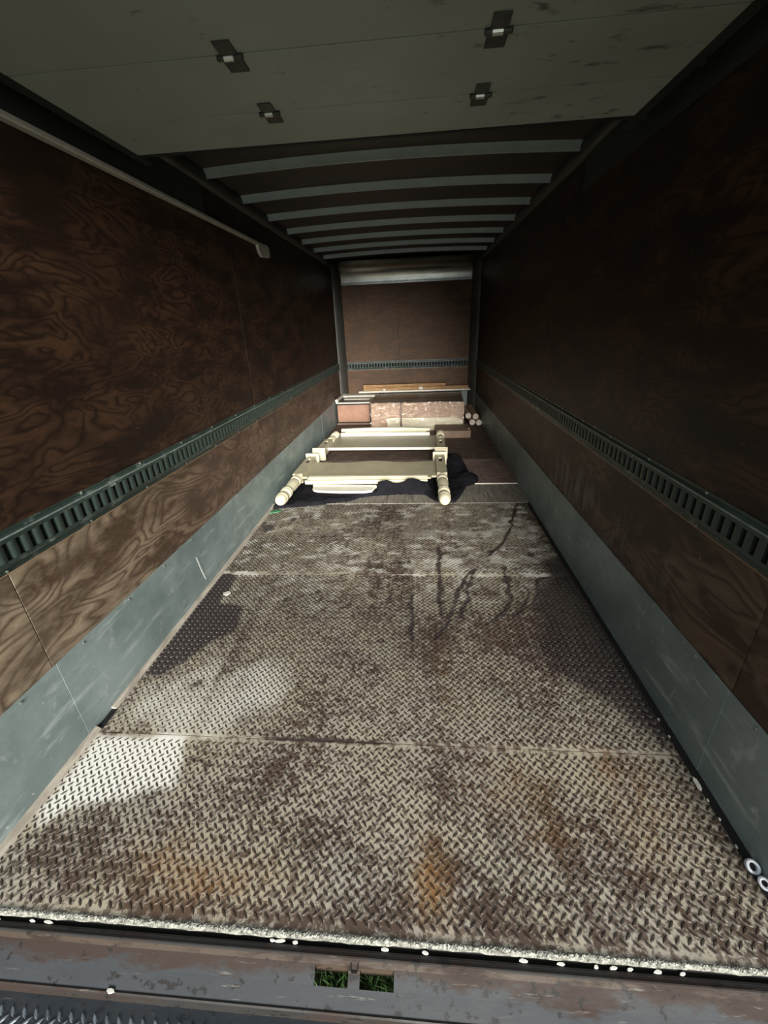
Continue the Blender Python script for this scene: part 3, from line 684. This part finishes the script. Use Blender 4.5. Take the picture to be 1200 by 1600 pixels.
FOOT = [(0, .010), (.0, .026), (.02, .034), (.022, .040), (.06, .050), (.09, .0545), (.105, .051), (.115, .055), (.16, .0565), (.20, .054), (.225, .046), (.235, .049), (.25, .049), (.262, .040), (.285, .039),
        (.30, .051), (.32, .0555), (.345, .0555), (.36, .047), (.37, .050), (.385, .055), (.41, .055), (.43, .047), (.445, .038), (.47, .037), (.50, .041), (.58, .046), (.68, .050), (.78, .051), (.815, .047), (.83, .043), (.845, .053), (.87, .056), (.90, .055), (.92, .046), (.94, .047), (.955, .0535), (.985, .054), (1.0, .050)]
ZH = .112
hb = thing('headboard', 'cream bed headboard with scalloped panel lying on the dark blanket, nearest the door', 'bed end', (-.325, 2.83, 0), math.radians(-.6))
post(hb, -.745, FOOT, .62, 1.265, 1.0, ZH); post(hb, .745, FOOT, .62, 1.265, 1.0, ZH)
def wavy_panel(x0, x1, y0, ytop, z0, z1, n=44, corner=0.04):
    up = []
    for i in range(n + 1):
        t = i / n; x = x0 + (x1 - x0) * t; c = abs(t - .5) * 2
        y = ytop + .028 * math.cos((t - .5) * 4.0 * PI) * (1 - .3 * c) - .02 * c
        up.append((x, y))
    lo = [(x1, y0 + corner), (x1 - .05, y0 + corner), (x1 - .065, y0), (x0 + .065, y0), (x0 + .05, y0 + corner), (x0, y0 + corner)]
    return MB().extr(up + lo, z0, z1, 'z')
wavy_panel(-.694, .694, .585, 1.13, ZH - .002, ZH + .018).obj('panel', M_cream_dim, hb, 0.003, label='flat scalloped panel of the headboard')
MB().box(-.655, .60, .555, .60, ZH - .04, ZH + .0).obj('bottom_rail', M_cream, hb, 0.004)
MB().extr([(.60, ZH + .018), (.64, ZH + .018), (.64, ZH + .026), (.60, ZH + .024)], -.62, .60).obj('bead', M_cream, hb)

fb = thing('footboard', 'cream bed footboard lying behind the headboard, caps touching it, legs towards the boxes', 'bed end', (-.245, 5.34, 0), math.radians(180 - 2.3))
FOOT2 = FOOT
ZF = .112
post(fb, .745, FOOT2, .48, 1.005, .58, ZF); post(fb, -.745, FOOT2, .48, 1.005, .58, ZF)
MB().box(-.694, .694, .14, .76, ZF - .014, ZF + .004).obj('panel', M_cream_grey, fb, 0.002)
MB().box(-.694, .694, .76, .785, ZF - .018, ZF + .012).obj('top_rail', M_offwhite, fb, 0.003)
MB().box(-.60, .66, .09, .14, ZF + .002, ZF + .046).obj('lower_rail', M_offwhite, fb, 0.005)
m_ = []
for i in range(25):
    t = i / 24; m_.append((-.60 + 1.26 * t, ZF + .088 + .018 * math.cos((t - .5) * PI)))
MB().extr(m_ + [(.66, ZF + .052), (-.60, ZF + .052)], .03, .075, 'y').obj('scalloped_apron', M_cream, fb, 0.003)
MB().box(-.55, .60, .04, .11, ZF + .044, ZF + .054).obj('apron_batten', M_cream_dim, fb)

ap = thing('bed_rail_board', 'small off white moulded board on the blanket under the front edge of the headboard', 'board', (-.56, 3.33, .0435), math.radians(-3))
MB().extr([(-.29, -.09), (-.24, -.115), (.0, -.13), (.22, -.12), (.30, -.09), (.32, .02), (-.32, .02), (-.31, -.06)], .0, .022, 'z').obj('board', M_offwhite, ap, 0.004)
MB().box(-.33, .33, .021, .05, .0, .027).obj('moulding', M_offwhite, ap, 0.005)

# ------------------------------------------------------------------ moving blanket under the headboard
BL = [(-1.185, 2.915), (-1.04, 2.945), (-.78, 2.99), (-.5, 3.07), (-.36, 3.19), (-.15, 3.235), (.10, 3.25), (.245, 3.25), (.32, 3.12), (.40, 3.03), (.53, 3.04), (.60, 3.20), (.68, 3.45), (.80, 3.56), (.835, 3.66), (.76, 3.80), (.745, 3.97), (.73, 4.25), (.66, 4.46), (.54, 4.52), (.36, 4.46), (.34, 4.0), (-.4, 3.92), (-.95, 4.0), (-1.185, 3.95)]
x = np.arange(-1.195, .87, .0125); y = np.arange(2.90, 4.56, .0125); X, Y = np.meshgrid(x, y)
sd_ = poly_sd(X, Y, BL) + (vnoise(X * 9, Y * 9, 41, 3) - .5) * .03
ins = np.clip(-sd_, 0, 1)
Z = .006 + .022 * sstep(0, .035, ins)
fold = np.abs(vnoise(X * 6 + Y * 2, Y * 8, 43, 4, .55) - .5) * 2
front = sstep(0, .03, ins) * (1 - sstep(.10, .34, ins))
Z += fold * .018 * sstep(0, .03, ins) + .020 * np.abs(vnoise(X * 16 + Y * 9, Y * 20 - X * 4, 51, 3) - .5) * sstep(0, .03, ins)
# bunched roll along the front and the lump beside the right post
roll = np.exp(-((Y - (3.30 + .03 * np.sin(X * 5))) / .055) ** 2) * np.clip((X + .62) * 3, 0, 1) * (1 - sstep(.27, .34, X)) * sstep(0, .05, ins)
Z += roll * (.085 + .02 * np.sin(X * 23 + Y * 11))
Z += np.exp(-((X - .62) / .10) ** 2 - ((Y - 4.12) / .24) ** 2) * .10 * sstep(0, .06, ins)
Z += np.exp(-((X - .68) / .09) ** 2 - ((Y - 3.62) / .10) ** 2) * .045 * sstep(0, .05, ins)
Z += front * .012 * (vnoise(X * 22, Y * 22, 47, 3))
ZMAX = np.full(X.shape, .3)
for cx in (-1.075, .425):   # pressed flat under the posts, the panel and the loose board
    ZMAX = np.where(np.abs(X - cx) < .14, np.minimum(ZMAX, .027 + .9 * np.clip(np.abs(X - cx) - .085, 0, 1)), ZMAX)
ZMAX = np.where((Y > 3.395) & (X < .32), np.minimum(ZMAX, .058), ZMAX)
ZMAX = np.where((np.abs(X + .56) < .35) & (Y > 3.17) & (Y < 3.42), np.minimum(ZMAX, .037), ZMAX)
Z = np.minimum(Z + .006 * (Y > 3.52), ZMAX)
nxb = len(x); idx = np.full(X.shape, -1); v = []; mask = sd_ < 0
cell = mask[:-1, :-1] & mask[1:, :-1] & mask[:-1, 1:] & mask[1:, 1:]
f = []
def vid(j, i):
    if idx[j, i] < 0: idx[j, i] = len(v); v.append((X[j, i], Y[j, i], Z[j, i] + .004))
    return int(idx[j, i])
for j in range(cell.shape[0]):
    for i in range(cell.shape[1]):
        if cell[j, i]: f.append((vid(j, i), vid(j, i + 1), vid(j + 1, i + 1), vid(j + 1, i)))
ec = {}
for q in f:
    for k in range(4):
        e = (q[k], q[(k + 1) % 4]); ec[(min(e), max(e))] = None if (min(e), max(e)) in ec else e
low = {}
for e in ec.values():
    if e is None: continue
    for a in e:
        if a not in low: low[a] = len(v); v.append((v[a][0], v[a][1], .005))
    f.append((e[1], e[0], low[e[0]], low[e[1]]))
me = bpy.data.meshes.new('moving_blanket'); me.from_pydata(v, [], f); me.materials.append(M_cloth)
for p in me.polygons: p.use_smooth = True
bo = link(bpy.data.objects.new('moving_blanket', me)); tag(bo, 'dark navy moving blanket bunched on the floor under the headboard', 'blanket')
# z offset: the blanket lies half on the raised brown board
# ------------------------------------------------------------------ boxes at the far end
bx = thing('furniture_carton', 'long film wrapped kraft carton with a cream panel strip, at the far end', 'box', (.2, 6.56, .012), math.radians(-3))
MB().box(-.715, .715, -.62, .60, .0, .425).obj('carton', M_card, bx, 0.008)
MB().extr([(-.46, .0), (.70, .0), (.712, .03), (.712, .15), (.60, .20), (-.46, .20)], -.636, -.621, 'y').obj('cream_panel', M_cream, bx, 0.004, label='cream panel strapped to the carton front')
MB().box(-.71, .71, -.615, .60, .4255, .434).obj('top_sheet', M_card_dark, bx, 0.003, label='dark glossy sheet over the carton top')
MB().box(-.26, -.225, -.640, -.6365, .0, .43).obj('tape', M_brownboard, bx)
fm = MB(); nxf, nzf = 60, 20
for k in range(nzf + 1):
    for i in range(nxf + 1):
        xx = -.725 + 1.45 * i / nxf; zz = .006 + .432 * k / nzf
        fm.v.append((xx, -.648 + .006 * math.sin(xx * 31 + zz * 17) * math.sin(zz * 23 - xx * 9), zz))
fm.f = [(k * (nxf + 1) + i, k * (nxf + 1) + i + 1, (k + 1) * (nxf + 1) + i + 1, (k + 1) * (nxf + 1) + i) for k in range(nzf) for i in range(nxf)]
b0 = len(fm.v)
for i in range(nxf + 1):
    xx = -.725 + 1.45 * i / nxf; fm.v.append((xx, -.40 + .03 * math.sin(xx * 13), .443 + .004 * math.sin(xx * 40)))
fm.f += [(nzf * (nxf + 1) + i, nzf * (nxf + 1) + i + 1, b0 + i + 1, b0 + i) for i in range(nxf)]
fm.obj('stretch_film', M_film, bx, smooth=True, label='clear wrinkled stretch film')

sb = thing('furniture_carton', 'short reddish brown carton with pale foam edges, left of the film wrapped carton', 'box', (-.865, 6.80, .012), math.radians(-2))
MB().box(-.295, .275, -.36, .36, .03, .35).obj('carton', M_card_pink, sb, 0.008)
MB().box(-.305, .28, -.372, -.361, .0, .03).obj('base_board', M_brownboard, sb, 0.003)
MB().box(-.30, .278, -.37, .36, .352, .372).obj('top_foam', M_foam, sb, 0.006, label='pale foam sheet along the top')
MB().box(-.285, .27, -.33, .36, .3725, .382).obj('top_sheet', M_card_dark, sb, 0.002)
fr_ = MB()
for a in (((-.295, -.28), (.03, .35)), ((.26, .275), (.03, .35)), ((-.28, .26), (.03, .05)), ((-.28, .26), (.33, .35))):
    fr_.box(a[0][0], a[0][1], -.37, -.3605, a[1][0], a[1][1])
fr_.obj('front_frame', M_card_dark, sb, 0.003)
MB().lathe([(-.37, .026), (.30, .026)], 14, 'y', (-.285, 0, .40)).obj('foam_tube', M_foam, sb, smooth=True)
MB().box(-.29, .30, .10, .36, .3825, .412).obj('foam_board', M_foam, sb, 0.004)
MB().box(-.20, .24, -.16, .09, .3825, .392).obj('foam_sheet', M_foam, sb, 0.003)

br = thing('flat_carton', 'low flat brown carton on the floor in front of the film wrapped carton', 'box', (.755, 5.615, .012), math.radians(-1.5))
MB().box(-.30, .19, -.21, .21, .0, .095).obj('carton', M_brownboard, br, 0.005)
MB().box(-.31, .195, -.215, .215, .095, .105).obj('lid', M_brownboard, br, 0.003)
MB().lathe([(0, .012), (.02, .012)], 10, 'z', (.165, -.15, .105)).obj('peg', M_polewood, br, smooth=True)

# poles beside the wrapped carton
pole0 = None
for i, (x_, z_, dy, lab) in enumerate(((1.053, .065, 0, 'pale round wooden pole, middle one of the bottom row beside the carton'), (1.1525, .065, -.03, 'pale round wooden pole, bottom row nearest the right wall'),
                                     (1.103, .1515, .02, 'pale round wooden pole lying on top of the others beside the carton'), (.998, .150, .1, 'pale round wooden pole squeezed against the film wrapped carton'))):
    t = thing('wooden_pole', lab, 'pole', (x_, 6.17 + dy, z_), 0, 'round wooden poles by the right wall')
    if pole0 is None:
        a = MB().lathe([(0, .044), (.004, .0485), (.86, .0485), (.864, .044)], 24, 'y').obj('shaft', M_polewood, t, smooth=True)
        b = MB().lathe([(-.0015, .040), (.0, .042)], 24, 'y').obj('end_grain', M_foam, t, label='pale sawn end'); pole0 = (a, b)
    else:
        for q in pole0: clone(q, t)

# boards lying across the cartons at the end wall
def board(label, x0, x1, y0, y1, z0, z1, mat, rot=-.004, trim=None):
    t = thing('wooden_board', label, 'board', ((x0 + x1) / 2, (y0 + y1) / 2, z0), rot, 'boards lying across the cartons')
    hx, hy, h = (x1 - x0) / 2, (y1 - y0) / 2, z1 - z0
    MB().box(-hx, hx, -hy, hy, 0, h).obj('board', mat, t, 0.004)
    if trim: MB().box(-hx + .01, hx - .01, -hy - .006, -hy - .0005, h * .2, h * .8).obj('edge_strip', trim, t, 0.002)
    return t
board('long pale board at the bottom of the stack against the end wall', -.85, 1.09, 6.93, 7.06, .4560, .485, M_foam, -.004, M_offwhite)
board('long tan wood board with a stub right end in the stack at the end wall', -.77, 1.06, 6.97, 7.09, .487, .535, M_tan)
board('shorter tan wood board on top of the stack at the end wall', -.77, .67, 6.98, 7.08, .537, .585, M_tan, -.002)
t = thing('foam_block', 'small white foam piece on the tan boards, left of middle', 'foam', (-.40, 6.957, .487)); MB().box(-.025, .025, -.012, .012, 0, .03).obj('foam', M_foam, t, 0.008)
t = thing('foam_block', 'small white foam piece on the tan boards, right of middle', 'foam', (.24, 6.957, .487)); MB().box(-.035, .035, -.012, .012, 0, .05).obj('foam', M_foam, t, 0.01)
# ------------------------------------------------------------------ small bits
def ring(label, loc, r, tilt):
    t = thing('plastic_ring', label, 'ring', loc); m = MB(); n = 28; k = 8
    for i in range(n):
        a = 2 * PI * i / n
        for j in range(k):
            c = 2 * PI * j / k; rr = r + .0045 * math.cos(c); m.v.append((rr * math.cos(a), rr * math.sin(a) * 1.15, .009 * math.sin(c)))
    for i in range(n):
        for j in range(k): m.f.append((i * k + j, i * k + (j + 1) % k, ((i + 1) % n) * k + (j + 1) % k, ((i + 1) % n) * k + j))
    o = m.obj('rim', M_whiteplastic, t, smooth=True); o.rotation_euler = tilt
    c = MB().lathe([(-.006, r - .002), (-.004, r - .002)], 20, 'z').obj('disc', M_black, t); c.rotation_euler = tilt
    return t
ring('small white plastic ring with dark centre at the right floor edge', (1.176, .222, .019), .0135, (.5, -.35, .4))
ring('half hidden white ring at the right floor edge, closer than the whole one', (1.182, .182, .017), .011, (.4, -.5, .2))
def chip(name, label, cat, x, y, z, sx, sy, sz, rot, mat, group=None):
    m = MB(); n = 7; top_ = []; 
    pts = [(sx * (1 + random.uniform(-.3, .3)) * math.cos(2 * PI * i / n), sy * (1 + random.uniform(-.3, .3)) * math.sin(2 * PI * i / n)) for i in range(n)]
    m.extr(pts, 0, sz, 'z'); o = m.obj(name, mat); o.location = (x, y, z); o.rotation_euler = (0, 0, rot); return tag(o, label, cat, group)
chip('paint_chip', 'round white chip on the wet patch at the left floor edge', 'debris', -1.041, 1.585, .003, .022, .02, .004, .3, M_chip)
chip('plastic_scrap', 'bright green plastic scrap at the blanket corner by the left wall', 'debris', -1.14, 2.865, .003, .06, .022, .004, .25, M_green_bit)
chip('paint_chip', 'thin white sliver in the crevice at the right floor edge', 'debris', 1.168, .47, .008, .008, .03, .004, .0, M_chip)
chip('paint_chip', 'small white chip on the sill lip above the dark platform', 'debris', -.648, -.117, -.076, .011, .005, .004, -.1, M_chip)
gapx = [(-1.06, .012), (-.95, .009), (-.90, .014), (-.226, .008), (-.205, .016), (-.16, .01), (.09, .012), (.20, .01), (.46, .018), (.555, .012), (.645, .008), (.69, .012), (.73, .008), (.80, .014), (.86, .009)]
ords = ['first', 'second', 'third', 'fourth', 'fifth', 'sixth', 'seventh', 'eighth', 'ninth', 'tenth', 'eleventh', 'twelfth', 'thirteenth', 'fourteenth', 'fifteenth']
for (gx, s_), od in zip(gapx, ords):
    chip('debris_chip', 'pale chip wedged in the gap before the sill, %s from the left' % od, 'debris', gx, -.0105, -.026, s_ * .8, .0030, .010, random.uniform(-.15, .15), M_chip, 'pale chips in the gap before the sill')
for k, (yy, lab) in enumerate(((.28, 'nearest'), (.36, 'second nearest'), (.42, 'third nearest'), (.66, 'fourth nearest'), (.74, 'farthest'))):
    chip('debris_chip', 'small grey chip in the right floor crevice, %s the door' % lab if k in (0, 1, 2, 3) else 'small grey chip in the right floor crevice, farthest inside', 'debris', 1.172, yy, +.0055, .0035, .006, .003, 0, M_chip, 'grey chips in the right floor crevice')
# pale scrape on the left kick plate: a curled paint flake
fk = MB().extr([(1.600, .262), (1.612, .255), (1.632, .16), (1.655, .075), (1.645, .07), (1.620, .15)], -1.1978, -1.1955, 'x').obj('paint_flake', M_greytag)
tag(fk, 'thin pale curled paint flake on the left grey kick plate', 'debris')
